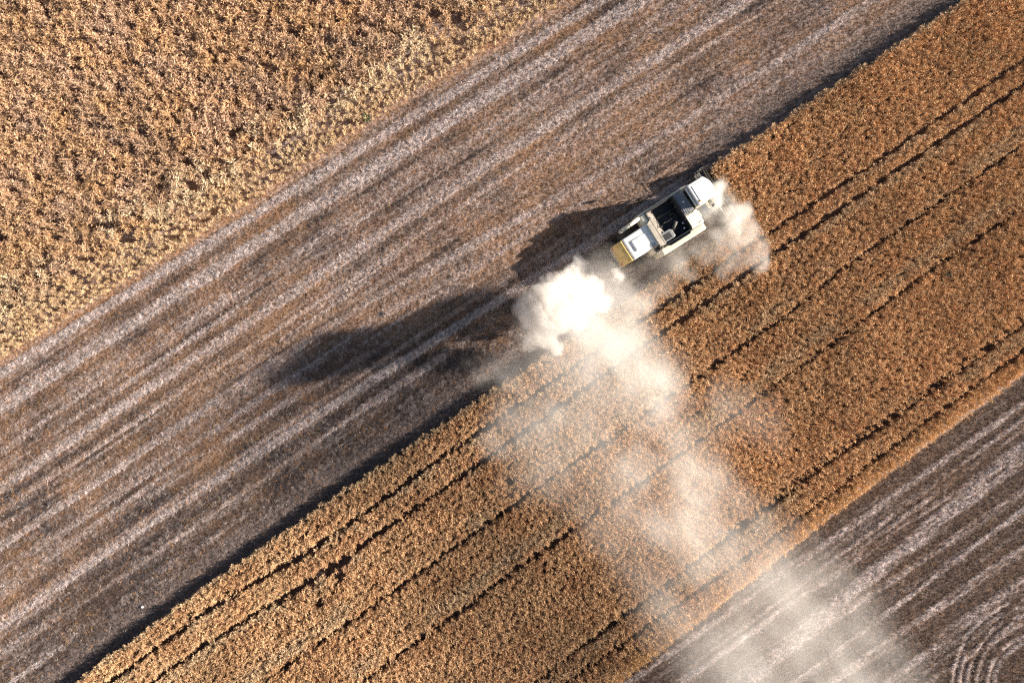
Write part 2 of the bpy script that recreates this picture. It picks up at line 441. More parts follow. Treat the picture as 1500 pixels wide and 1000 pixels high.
# --- the block being harvested
x, y = jgrid(.172, x0=-40, jit=.5, ang=R(33))
u, v = w2px(x, y, CH * .85)
wob = (fbm2(u / 14, v / 14, 105, 3) - .5) * 8
upper = np.where(header_notch(u, v) > 0, edge_front(u), edge_cut(u))
d_up = (v - upper) * PERP; d_lo = (v - edge_right(u)) * PERP
keep = (d_up > 1 + wob * .15) & (d_lo < -1 + wob * .3)
gap_n = fbm2(u / 12, v / 12, 115, 3)
near = np.full(len(x), 1e3)
for pts, hw, dep, gapn in tram:
    dd = seg_dist(u, v, pts)
    xs_ = [p[0] for p in pts]
    inside = (u > min(xs_) - (400 if min(xs_) < 560 or min(xs_) > 780 and min(xs_) < 840 else 0)) & (u < max(xs_) + (400 if max(xs_) >= 1500 else 0))
    wide = hw * (1.1 + .3 * (gap_n - .5))
    keep &= ~((np.abs(dd + wob * .15) < wide) & inside & (gap_n > gapn * .5))
    near = np.where(inside, np.minimum(near, np.abs(dd)), near)
# bare patches along the second wheel line, and single holes
pn = fbm2(u / 10, v / 10, 125, 3)
db = seg_dist(u, v, tram[1][0])
keep &= ~((db > -2) & (db < 9 + 14 * (pn - .4)) & (u > 385) & (u < 515) & (pn > .38))
keep &= ~((np.hypot(u - 497, v - 845) < 13 * (pn + .4)))
da = seg_dist(u, v, tram[0][0])
keep &= ~((np.abs(da - 3) < 5) & (u > 395) & (u < 470) & (pn > .42))
keep &= ~(np.hypot(u - 745, v - 705) < 14 * pn) & ~(np.hypot(u - 468, v - 886) < 8) & ~(np.hypot(u - 1150, v - 585) < 12 * pn)
keep &= fbm2(u / 7, v / 7, 135, 2) < .86
keep &= rng.random(len(x)) > .05
x, y, u, v, d_up, d_lo, near = [q[keep] for q in (x, y, u, v, d_up, d_lo, near)]
nz = fbm2(u / 110, v / 110, 145, 3); nb = fbm2(u / 22, v / 22, 155, 3)
base = np.array([.68, .425, .225])[None] * np.ones((len(x), 1))
red = smooth(.45, .7, nb)[:, None] * .5
base = base * (1 - red) + np.array([.47, .235, .105])[None] * red
base *= (1 + .45 * (nz - .5))[:, None]
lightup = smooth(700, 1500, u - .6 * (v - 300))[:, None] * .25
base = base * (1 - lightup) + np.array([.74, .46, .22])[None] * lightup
pale = np.zeros(len(x))
for k, off, w in ((2, -17, 11), (3, -20, 10), (0, 5, 6), (1, 8, 7), (4, 12, 9)):
    dd = seg_dist(u, v, tram[k][0]) - off
    pale = np.maximum(pale, (1 - smooth(w * .4, w * 1.4, np.abs(dd + (nb - .5) * 14))) * smooth(.38, .58, fbm2(u / 60, v / 60, 165 + k, 2)))
pale *= .7
pale = np.maximum(pale, (1 - smooth(3, 7, d_up)) * .6)
base = base * (1 - pale[:, None]) + np.array([.64, .46, .28])[None] * pale[:, None]
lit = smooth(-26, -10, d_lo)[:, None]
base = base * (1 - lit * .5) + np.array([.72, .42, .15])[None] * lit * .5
base *= (1 + .15 * rng.normal(size=len(x)).clip(-1.5, 1.5))[:, None]
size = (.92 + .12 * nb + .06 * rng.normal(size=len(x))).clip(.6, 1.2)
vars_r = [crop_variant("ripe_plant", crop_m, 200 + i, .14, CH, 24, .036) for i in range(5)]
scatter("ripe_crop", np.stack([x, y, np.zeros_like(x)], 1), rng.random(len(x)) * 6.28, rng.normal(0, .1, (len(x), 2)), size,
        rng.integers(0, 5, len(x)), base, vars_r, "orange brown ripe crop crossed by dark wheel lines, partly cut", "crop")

# --- stubble and chopped straw
def stubble(name, step, region, label):
    x, y = jgrid(step, jit=.45, ang=R(34))
    u, v = w2px(x, y)
    k = region(u, v) & (rng.random(len(x)) > .12)
    x, y, u, v = x[k], y[k], u[k], v[k]
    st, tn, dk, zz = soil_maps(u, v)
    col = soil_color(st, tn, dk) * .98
    col *= (1 + .42 * rng.normal(size=len(x)).clip(-1.6, 2.0))[:, None]
    wz = rng.random(len(x)) < .05
    col[wz] = np.array([.46, .38, .31]) * (.7 + .5 * rng.random((wz.sum(), 1)))
    bz = rng.random(len(x)) < .06
    col[bz] = np.array([.42, .22, .09]) * (.6 + .6 * rng.random((bz.sum(), 1)))
    size = .62 + .4 * rng.random(len(x)) + .35 * st
    vs = [stubble_variant("stubble_tuft", stub_m, hash(name) % 97 + i if False else len(name) * 7 + i) for i in range(5)]
    scatter(name, np.stack([x, y, zz], 1), R(34) + rng.normal(0, .5, len(x)), rng.normal(0, .1, (len(x), 2)), size, rng.integers(0, 5, len(x)), col, vs, label, "stubble")
def reg_mid(u, v):
    upper = np.where(header_notch(u, v) > 0, edge_front(u), edge_cut(u))
    return ((v - edge_left(u)) * PERP > -22) & ((v - upper) * PERP < 6)
def reg_low(u, v):
    return (v - edge_right(u)) * PERP > 0
stubble("stubble", .155, reg_mid, "brown stubble with pale straw stripes between the two standing crops")
stubble("dark_stubble", .155, reg_low, "dark grey brown stubble with pale straw lines and curved wheel tracks")

# ------------------------------------------------------------------ the combine harvester
cream = mat("cream_paint", (.74, .68, .52), .42, noise=.10, scale=3, dust=.30, coat=.15)
white = mat("white_paint", (.80, .79, .74), .4, noise=.06, scale=3, dust=.16, coat=.15)
yellow = mat("yellow_paint", (.60, .39, .09), .45, noise=.18, scale=4, dust=.30, coat=.15)
deckg = mat("grey_deck", (.20, .21, .23), .6, metal=.2, noise=.25, scale=6, dust=.22)
steel = mat("worn_steel", (.42, .41, .40), .45, metal=.7, noise=.3, scale=9, dust=.3)
black = mat("black_sheet", (.018, .018, .021), .6, noise=.4, scale=5, dust=.05)
rubber = mat("tyre_rubber", (.03, .028, .026), .85, noise=.3, scale=8, dust=.30, bump=.3)
darkm = mat("dark_metal", (.06, .055, .05), .6, metal=.3, noise=.3, scale=8, dust=.25)
glassm = mat("cab_glass", (.03, .035, .04), .08, noise=.1, scale=2)
lampm = mat("lamp_lens", (.85, .85, .82), .15)
orange = mat("beacon_orange", (.75, .28, .02), .25)
redm = mat("red_lens", (.45, .03, .02), .3)

class MB:
    def __init__(s): s.bm = bmesh.new()
    def box(s, x0, x1, y0, y1, z0, z1, top=None, bevel=0.0, seg=2):
        """box; top=(x0,x1,y0,y1) gives the upper face its own outline"""
        t = top or (x0, x1, y0, y1)
        vs = [s.bm.verts.new(p) for p in ((x0, y0, z0), (x1, y0, z0), (x1, y1, z0), (x0, y1, z0), (t[0], t[2], z1), (t[1], t[2], z1), (t[1], t[3], z1), (t[0], t[3], z1))]
        fs = [s.bm.faces.new([vs[i] for i in f]) for f in ((3, 2, 1, 0), (4, 5, 6, 7), (0, 1, 5, 4), (1, 2, 6, 5), (2, 3, 7, 6), (3, 0, 4, 7))]
        if bevel:
            es = list({e for f in fs for e in f.edges})
            bmesh.ops.bevel(s.bm, geom=es, offset=bevel, segments=seg, profile=.5, affect='EDGES')
        return s
    def prism(s, pts, a0, a1, axis='y', bevel=0.0, seg=2):
        """outline pts extruded along axis: 'y' pts are (x,z), 'x' pts are (y,z), 'z' pts are (x,y)"""
        def P(p, a): return {'y': (p[0], a, p[1]), 'x': (a, p[0], p[1]), 'z': (p[0], p[1], a)}[axis]
        A = [s.bm.verts.new(P(p, a0)) for p in pts]; B = [s.bm.verts.new(P(p, a1)) for p in pts]
        k = len(pts); fs = [s.bm.faces.new(A), s.bm.faces.new(B[::-1])]
        for i in range(k): fs.append(s.bm.faces.new((A[i], B[i], B[(i + 1) % k], A[(i + 1) % k])))
        bmesh.ops.recalc_face_normals(s.bm, faces=fs)
        if bevel:
            es = list({e for f in fs for e in f.edges})
            bmesh.ops.bevel(s.bm, geom=es, offset=bevel, segments=seg, profile=.5, affect='EDGES')
        return s
    def tube(s, p0, p1, r0, r1=None, n=14, caps=True):
        p0 = Vector(p0); p1 = Vector(p1); r1 = r0 if r1 is None else r1
        q = (p1 - p0).to_track_quat('Z', 'Y')
        A = [s.bm.verts.new(p0 + q @ Vector((math.cos(2 * math.pi * i / n) * r0, math.sin(2 * math.pi * i / n) * r0, 0))) for i in range(n)]
        B = [s.bm.verts.new(p1 + q @ Vector((math.cos(2 * math.pi * i / n) * r1, math.sin(2 * math.pi * i / n) * r1, 0))) for i in range(n)]
        for i in range(n): s.bm.faces.new((A[i], A[(i + 1) % n], B[(i + 1) % n], B[i])).smooth = True
        if caps: s.bm.faces.new(A[::-1]); s.bm.faces.new(B)
        return s
    def path(s, pts, r, n=8):
        for a, b_ in zip(pts[:-1], pts[1:]): s.tube(a, b_, r, n=n)
        return s
    def lathe_y(s, prof, cx, cz, n=36):
        """prof: (radius, y) pairs spun about the y axis through (cx, cz)"""
        rings = [[s.bm.verts.new((cx + math.cos(2 * math.pi * i / n) * r, y_, cz + math.sin(2 * math.pi * i / n) * r)) for i in range(n)] for r, y_ in prof]
        for a, b_ in zip(rings[:-1], rings[1:]):
            for i in range(n): s.bm.faces.new((a[i], a[(i + 1) % n], b_[(i + 1) % n], b_[i])).smooth = True
        return s
    def build(s, name, m, parent=None, label=None):
        bmesh.ops.recalc_face_normals(s.bm, faces=s.bm.faces)
        me = bpy.data.meshes.new(name); s.bm.to_mesh(me); s.bm.free(); me.materials.append(m)
        o = bpy.data.objects.new(name, me); C.objects.link(o)
        if parent is not None: o.parent = parent
        if label: o["label"] = label
        return o

HEAD = R(32.3)
combine = bpy.data.objects.new("combine_harvester", None); C.objects.link(combine)
combine.location = (11.04, 8.23, 0); combine.rotation_euler = (0, 0, HEAD)
tag(combine, "cream white combine harvester with a yellow rear cutting the ripe crop", "combine harvester")

# main body under the tank and hood
MB().prism([(-3.6, 1.0), (-1.5, .85), (2.2, .95), (2.2, 2.3), (-1.3, 2.3), (-3.6, 2.0)], -.75, .75, 'y', .04).build("chassis", cream, combine)
# rear hood: sloping tail with rounded top
hood = MB().prism([(-3.6, 1.55), (-1.42, 1.55), (-1.42, 3.22), (-3.58, 3.08), (-3.66, 2.95)], -.82, .82, 'y', .09, 3).build("rear_hood", white, combine)
MB().box(-3.2, -1.62, -.42, .42, 3.13, 3.20, (-3.12, -1.7, -.36, .36), .02).build("engine_cover", white, hood)
for k in range(2):
    MB().box(-2.75 + k * .62, -2.735 + k * .62, -.36, .36, 3.198, 3.206).build("panel_seam", steel, hood)
for k in range(5):
    MB().box(-2.2, -1.75, -.80 + k * .06, -.77 + k * .06, 3.165, 3.195).build("vent_slat", deckg, hood)
MB().prism([(-4.3, 1.35), (-3.78, 1.2), (-3.62, 2.9), (-3.72, 3.05), (-4.03, 2.9), (-4.22, 2.45)], -.80, .80, 'y', .06, 3).build("rear_panel", yellow, combine, "yellow rear panel")
for sgn in (-1, 1):
    lamp = MB().box(-4.33, -4.24, sgn * .62 - .09, sgn * .62 + .09, 1.75, 1.95, bevel=.015).build("tail_lamp", redm, combine)
chop = MB().prism([(-4.3, .75), (-3.5, .9), (-3.5, 1.45), (-4.05, 1.4)], -.74, .74, 'y', .03).build("straw_chopper", cream, combine)
for k in range(7):
    y_ = -.62 + k * .207
    MB().prism([(-4.55, .62), (-4.02, .78), (-4.02, 1.2), (-4.4, .95)], y_ - .012, y_ + .012, 'y').build("spreader_vane", darkm, chop)

# side panels around the grain tank
side_prof = [(-1.92, 1.15), (-1.1, .98), (.4, 1.25), (1.7, 1.45), (1.85, 2.2), (1.72, 2.98), (-1.7, 2.98), (-1.95, 2.5)]
for sgn, lab in ((1, None), (-1, None)):
    a, b_ = (1.52, 1.66) if sgn > 0 else (-1.66, -1.18)
    sp_ = MB().prism(side_prof, a, b_, 'y', .05 if sgn > 0 else .09, 3).build("side_panel", cream, combine)
    for x0 in (-1.5, -.3, .85):
        MB().box(x0 - .008, x0 + .008, sgn * 1.655, sgn * 1.667, 1.5, 2.85).build("panel_seam", darkm, sp_)
    MB().box(-.9, -.75, sgn * 1.66, sgn * 1.685, 2.2, 2.26, bevel=.01).build("latch", black, sp_)
# rear shoulder in front of the hood
MB().prism([(-1.86, 1.9), (-1.36, 1.9), (-1.36, 3.08), (-1.75, 2.98), (-1.88, 2.7)], .83, 1.51, 'y', .06).build("rear_shoulder", cream, combine)
MB().prism([(-2.25, 1.7), (-1.36, 1.7), (-1.36, 2.75), (-2.05, 2.68), (-2.25, 2.4)], -1.24, -.84, 'y', .05).build("rear_shoulder", cream, combine)
scr = MB().lathe_y([(.02, -1.272), (.26, -1.272), (.30, -1.26), (.30, -1.20)], -1.85, 2.2, 28).build("air_screen", darkm, combine)
MB().lathe_y([(.06, -1.29), (.06, -1.275), (.0, -1.29)], -1.85, 2.2, 14).build("screen_hub", steel, scr)
MB().box(-2.02, -1.66, -1.18, -.92, 2.70, 2.78, bevel=.02).build("intake_cover", black, combine)
ex = MB().path([(-1.55, -1.08, 2.6), (-1.55, -1.08, 3.25), (-1.66, -1.12, 3.42)], .07, 12).build("exhaust_pipe", darkm, combine)
MB().tube((-1.55, -1.08, 2.75), (-1.55, -1.08, 3.1), .11, n=14).build("heat_shield", steel, ex)

# open grain tank with black sheet walls and raised flaps; it sits towards the left side
TA, TB = -1.16, 1.50
tank = MB()
tank.box(-1.3, .78, TA, TB, 2.28, 2.36)
tank.box(-1.34, -1.27, TA, TB, 2.36, 3.12); tank.box(.75, .82, TA, TB, 2.36, 3.12)
tank.box(-1.265, .745, TB - .06, TB + .005, 2.36, 3.12); tank.box(-1.265, .745, TA - .005, TA + .06, 2.36, 3.12)
tank = tank.build("grain_tank", black, combine)
def flap(pts, name, m):
    bm_ = MB(); A = [Vector(p) for p in pts]
    nrm = (A[1] - A[0]).cross(A[2] - A[0]).normalized() * .025
    lo = [bm_.bm.verts.new(p) for p in A]; hi = [bm_.bm.verts.new(p + nrm) for p in A]
    bm_.bm.faces.new(lo); bm_.bm.faces.new(hi[::-1])
    for i in range(len(A)): bm_.bm.faces.new((lo[i], hi[i], hi[(i + 1) % len(A)], lo[(i + 1) % len(A)]))
    return bm_.build(name, m, tank)
flapg = mat("rubber_flap", (.12, .105, .09), .75, noise=.35, scale=5, dust=.4)
flap([(-1.30, -1.08, 3.12), (-1.30, .95, 3.12), (-1.68, .75, 3.36), (-1.68, -1.0, 3.36)], "tank_flap", flapg)
flap([(.80, TA + .02, 3.12), (.80, TB - .02, 3.12), (.86, TB - .06, 3.30), (.86, TA + .12, 3.30)], "tank_flap", black)
flap([(-1.25, TB - .01, 3.12), (.75, TB - .01, 3.12), (.7, TB + .06, 3.30), (-1.2, TB + .06, 3.30)], "tank_flap", black)
flap([(-1.25, TA + .01, 3.12), (.75, TA + .01, 3.12), (.55, TA - .16, 3.32), (-1.0, TA - .16, 3.32)], "tank_flap", black)
MB().prism([(-1.26, 2.4), (-.62, 2.4), (-.66, 2.5), (-1.2, 3.08), (-1.26, 3.08)], TA + .07, TB - .07, 'y').build("tank_slope", flapg, tank)
MB().tube((-.6, -.95, 2.42), (.25, -.1, 3.0), .13, n=16).build("filling_auger", darkm, tank)
MB().tube((-1.2, .75, 2.5), (.7, .75, 2.5), .11, n=14).build("cross_auger", darkm, tank)
MB().prism([(-1.22, -1.02), (-.45, -1.02), (-.3, -.88), (-.3, -.42), (-.45, -.3), (-1.22, -.3)], 2.90, 2.96, 'z', .02).build("engine_screen", steel, tank)
MB().box(-1.10, -.52, -.88, -.46, 2.962, 2.985).build("screen_mesh", black, tank)
for p in ((.1, -.55, 2.38), (-.35, .25, 2.38), (.35, .5, 2.38), (-.75, .1, 2.38)):
    MB().box(p[0] - .16, p[0] + .16, p[1] - .1, p[1] + .1, p[2], p[2] + .4, (p[0] - .1, p[0] + .1, p[1] - .02, p[1] + .02)).build("auger_guard", darkm, tank)
MB().path([(.74, .2, 2.95), (-1.26, .2, 2.95)], .025).build("brace_bar", black, tank)
for p in ((-1.05, 1.0, 3.06), (.55, -.45, 3.0), (.45, -.8, 3.0)):
    MB().tube(p, (p[0], p[1], p[2] + .09), .055, .05, 14).build("tank_lamp", lampm, tank)

# grey deck between tank and cab on the left, cream cover beside it
deck = MB().box(.90, 1.70, -.08, 1.48, 2.90, 3.16, (.93, 1.68, -.05, 1.46), .03).build("deck", deckg, combine)
for k in range(5):
    MB().box(1.0 + k * .14, 1.03 + k * .14, .02, 1.40, 3.162, 3.178).build("tread_bar", deckg, deck)
MB().tube((1.3, .75, 3.16), (1.3, .75, 3.27), .065, .055, 14).build("deck_lamp", lampm, deck)
MB().prism([(.88, 2.3), (2.0, 2.3), (2.0, 2.6), (1.75, 2.98), (.88, 3.08)], -1.16, -.11, 'y', .05, 3).build("side_cover", cream, combine)
MB().path([(1.0, -.2, 3.0), (1.0, -.2, 3.6), (1.68, -.2, 3.6), (1.68, -.2, 2.95)], .022).build("handrail", steel, combine)
MB().path([(1.05, -1.0, 3.0), (1.7, -1.0, 2.99)], .03).build("hose", black, combine)
MB().box(1.80, 1.98, .02, 1.44, 3.30, 3.42, bevel=.03).build("light_bar", white, combine)
for y_ in (.2, 1.25):
    MB().tube((1.88, y_, 2.6), (1.88, y_, 3.31), .03).build("bar_post", darkm, combine)

# cab
cab = bpy.data.objects.new("cab", None); C.objects.link(cab); cab.parent = combine; cab.location = (-.10, .72, 0)      # the cab stands on the left half
def arc(pts_c, x_f, hw, bul, n_=9):
    out = []
    for i in range(n_):
        t_ = -1 + 2 * i / (n_ - 1); out.append((x_f + bul * (1 - t_ * t_), t_ * hw))
    return out
fr = arc(None, 3.22, .80, .32)
MB().prism([(2.02, -.80)] + fr + [(2.02, .80)], 3.56, 3.78, 'z', .07, 3).build("cab_roof", white, cab)
MB().prism([(2.22, -.6)] + arc(None, 3.05, .58, .2) + [(2.22, .6)], 3.775, 3.815, 'z', .02).build("roof_hatch", white, cab)
fr2 = arc(None, 2.95, .74, .26)
MB().prism([(2.1, -.74)] + fr2 + [(2.1, .74)], 1.75, 2.1, 'z', .03).build("cab_floor", cream, cab)
for i in range(len(fr2) - 1):
    if i % 2 == 0:
        a_, c_ = fr2[i], fr2[i + 2]
        MB().prism([(a_[0] - .02, a_[1]), (fr2[i + 1][0] - .02, fr2[i + 1][1]), (c_[0] - .02, c_[1]), (c_[0] - .05, c_[1]), (fr2[i + 1][0] - .05, fr2[i + 1][1]), (a_[0] - .05, a_[1])], 2.11, 3.55, 'z').build("windscreen_pane", glassm, cab)
for sgn in (-1, 1):
    MB().box(2.2, 2.9, sgn * .73 - .015, sgn * .73 + .015, 2.12, 3.55).build("side_window", glassm, cab)
    MB().box(2.10, 2.19, sgn * .72 - .04, sgn * .72 + .04, 2.1, 3.57).build("cab_pillar", cream, cab)
    MB().box(2.91, 2.97, sgn * .72 - .04, sgn * .72 + .04, 2.1, 3.57).build("cab_pillar", cream, cab)
    MB().path([(2.95, sgn * .78, 3.3), (3.15, sgn * 1.25, 3.2), (3.15, sgn * 1.25, 2.95)], .02, 8).build("mirror_arm", darkm, cab)
    MB().box(3.12, 3.17, sgn * 1.25 - .1, sgn * 1.25 + .1, 2.6, 3.0, bevel=.02).build("mirror", black, cab)
MB().box(2.095, 2.12, -.66, .66, 2.12, 3.55).build("rear_window", glassm, cab)
MB().tube((2.2, -.55, 3.8), (2.2, -.55, 3.95), .06, .05, 14).build("beacon", orange, cab)
MB().box(2.05, 2.95, -.9, -.1, 2.02, 2.08, bevel=.015).build("platform", deckg, combine)
lad = MB(); lad.path([(2.25, 1.8, .5), (2.25, 1.55, 2.05)], .025); lad.path([(2.75, 1.8, .5), (2.75, 1.55, 2.05)], .025)
lad = lad.build("ladder", steel, combine)
for k in range(5):
    f_ = k / 4.5
    MB().box(2.25, 2.75, 1.75 - .25 * f_, 1.85 - .25 * f_, .52 + 1.5 * f_, .55 + 1.5 * f_).build("step", steel, lad)

# unloading auger folded back along the left side
ua = MB().tube((-1.75, 1.42, 2.85), (-3.25, 1.36, 2.78), .135, n=20).build("unloading_auger", cream, combine)
MB().tube((-3.24, 1.36, 2.78), (-3.42, 1.36, 2.62), .15, .13, 20).build("spout", steel, ua)
MB().tube((-2.52, 1.39, 2.815), (-2.58, 1.39, 2.812), .15, n=20).build("clamp_ring", steel, ua)
MB().tube((-2.5, 1.38, 2.1), (-2.5, 1.38, 2.7), .03).build("auger_rest", darkm, combine)

# wheels
def wheel(x_, y_, r_, w_):
    e = bpy.data.objects.new("wheel", None); C.objects.link(e); e.parent = combine; e.location = (x_, y_, r_)
    h = w_ / 2; t = MB().lathe_y([(r_ * .56, -h), (r_ * .8, -h * 1.03), (r_ * .94, -h * .92), (r_ * .97, -h * .5), (r_ * .97, h * .5), (r_ * .94, h * .92), (r_ * .8, h * 1.03), (r_ * .56, h)], 0, 0, 40)
    for k in range(22):                       # chevron lugs
        a_ = 2 * math.pi * k / 22; sg = 1 if k % 2 else -1
        q_ = Matrix.Rotation(-a_, 4, 'Y')
        vs = []
        for (yy, da, rr_) in ((0, .10, .95), (0, .20, .95), (sg * h * .98, -.08, .93), (sg * h * .98, .02, .93), (0, .10, 1.0), (0, .20, 1.0), (sg * h * .98, -.08, .985), (sg * h * .98, .02, .985)):
            vs.append(t.bm.verts.new((math.cos(a_ + da) * r_ * rr_, yy, math.sin(a_ + da) * r_ * rr_)))
        for f in ((0, 1, 3, 2), (4, 6, 7, 5), (0, 2, 6, 4), (1, 5, 7, 3), (2, 3, 7, 6), (0, 4, 5, 1)): t.bm.faces.new([vs[i] for i in f])
    t.build("tyre", rubber, e)
    MB().lathe_y([(.0, h * .35), (r_ * .2, h * .35), (r_ * .26, h * .15), (r_ * .46, h * .25), (r_ * .52, h * .85), (r_ * .575, h * .97), (r_ * .575, -h * .97), (r_ * .52, -h * .85), (r_ * .46, -h * .25), (r_ * .26, -h * .15), (r_ * .2, -h * .35), (0, -h * .35)], 0, 0, 30).build("rim", cream, e)
for s_ in (-1, 1):
    wheel(1.55, s_ * 1.32, .86, .56)
    wheel(-2.75, s_ * 1.12, .58, .36)
    MB().prism([(.75, 1.0), (.95, 1.55), (1.4, 1.83), (1.8, 1.83), (2.2, 1.6), (2.2, 1.66), (1.82, 1.89), (1.38, 1.89), (.9, 1.59), (.7, 1.02)], s_ * 1.32 - .29, s_ * 1.32 + .29, 'y').build("mudguard", cream, combine)
MB().box(1.42, 1.68, -1.1, 1.1, .74, .98, bevel=.03).build("front_axle", darkm, combine)
MB().box(-2.85, -2.65, -.98, .98, .48, .68, bevel=.03).build("rear_axle", darkm, combine)

# feeder house and header
MB().prism([(1.9, 1.2), (3.75, .35), (3.75, .95), (2.1, 1.85)], -.55, .55, 'y', .03).build("feeder_house", cream, combine)
header = bpy.data.objects.new("header", None); C.objects.link(header); header.parent = combine
HWID = 2.2
MB().prism([(3.62, .28), (4.72, .14), (4.72, .17), (3.70, .34), (3.66, 1.05), (3.72, 1.12), (3.58, 1.14), (3.56, .6)], -HWID, HWID, 'y').build("trough", darkm, header)
for s_ in (-1, 1):
    MB().prism([(3.55, .2), (4.7, .12), (5.25, .22), (4.75, .62), (4.2, 1.02), (3.6, 1.12)], s_ * HWID - .035, s_ * HWID + .035, 'y', .01).build("end_divider", black, header)
aug = MB().tube((4.05, -2.13, .55), (4.05, 2.13, .55), .2, n=20).build("intake_auger", steel, header)
fl = MB()
for s_ in (-1, 1):
    prev = None
    for i in range(73):
        a_ = s_ * i / 72 * 2 * math.pi * 4; y_ = s_ * (2.1 - i / 72 * 1.6)
        p0 = fl.bm.verts.new((4.05 + math.cos(a_) * .19, y_, .55 + math.sin(a_) * .19)); p1 = fl.bm.verts.new((4.05 + math.cos(a_) * .31, y_, .55 + math.sin(a_) * .31))
        if prev: fl.bm.faces.new((prev[0], prev[1], p1, p0))
        prev = (p0, p1)
fl.build("auger_flight", steel, header)
MB().box(4.70, 4.76, -2.16, 2.16, .125, .16).build("cutter_bar", steel, header)
fg = None
for k in range(28):
    o = bpy.data.objects.new("knife_guard", fg) if fg else None
    if not o:
        o = MB().prism([(0, -.022), (.13, -.004), (.13, .004), (0, .022)], 0, .03, 'z').build("knife_guard", steel, header); fg = o.data
    else:
        C.objects.link(o); o.parent = header
    o.location = (4.765, -2.1 + k * 4.2 / 27, .13)
rc = (4.35, 1.12)
reel = MB().tube((rc[0], -2.12, rc[1]), (rc[0], 2.12, rc[1]), .06, n=12).build("reel", darkm, header)
bat_r = .50
for k in range(5):
    a_ = 2 * math.pi * k / 5 + .3
    bx_, bz_ = rc[0] + math.cos(a_) * bat_r, rc[1] + math.sin(a_) * bat_r
    bt = MB().tube((bx_, -2.12, bz_), (bx_, 2.12, bz_), .028, n=8)
    for j in range(26):
        y_ = -2.05 + j * 4.1 / 25
        bt.tube((bx_, y_, bz_), (bx_ - .05, y_, bz_ - .24), .009, .006, 5)
    bt.build("reel_bat", darkm, header)
for y_ in (-2.1, -.7, .7, 2.1):
    sp_ = MB()
    for k in range(5):
        a_ = 2 * math.pi * k / 5 + .3
        sp_.tube((rc[0], y_, rc[1]), (rc[0] + math.cos(a_) * bat_r, y_, rc[1] + math.sin(a_) * bat_r), .022, n=6)
    sp_.build("reel_spider", darkm, header)
for s_ in (-1, 1):
    MB().path([(3.62, s_ * 2.14, 1.1), (4.0, s_ * 2.14, 1.32), (4.4, s_ * 2.14, 1.14)], .045, 8).build("reel_arm", black, header)

# ------------------------------------------------------------------ dust: three clouds, as volumes of their own
dust_m = bpy.data.materials.new("dust"); dust_m.use_nodes = True
n = dust_m.node_tree.nodes; l = dust_m.node_tree.links
n.remove(n["Principled BSDF"])
pv = n.new("ShaderNodeVolumePrincipled"); pv.inputs["Color"].default_value = (.975, .93, .865, 1)
pv.inputs["Density"].default_value = 1.0; pv.inputs["Anisotropy"].default_value = -.15
l.new(pv.outputs[0], n["Material Output"].inputs["Volume"])

chaff_m = dust_m.copy(); chaff_m.name = "chaff"
chaff_m.node_tree.nodes["Principled Volume"].inputs["Anisotropy"].default_value = .05
chaff_m.node_tree.nodes["Principled Volume"].inputs["Color"].default_value = (.925, .89, .845, 1)

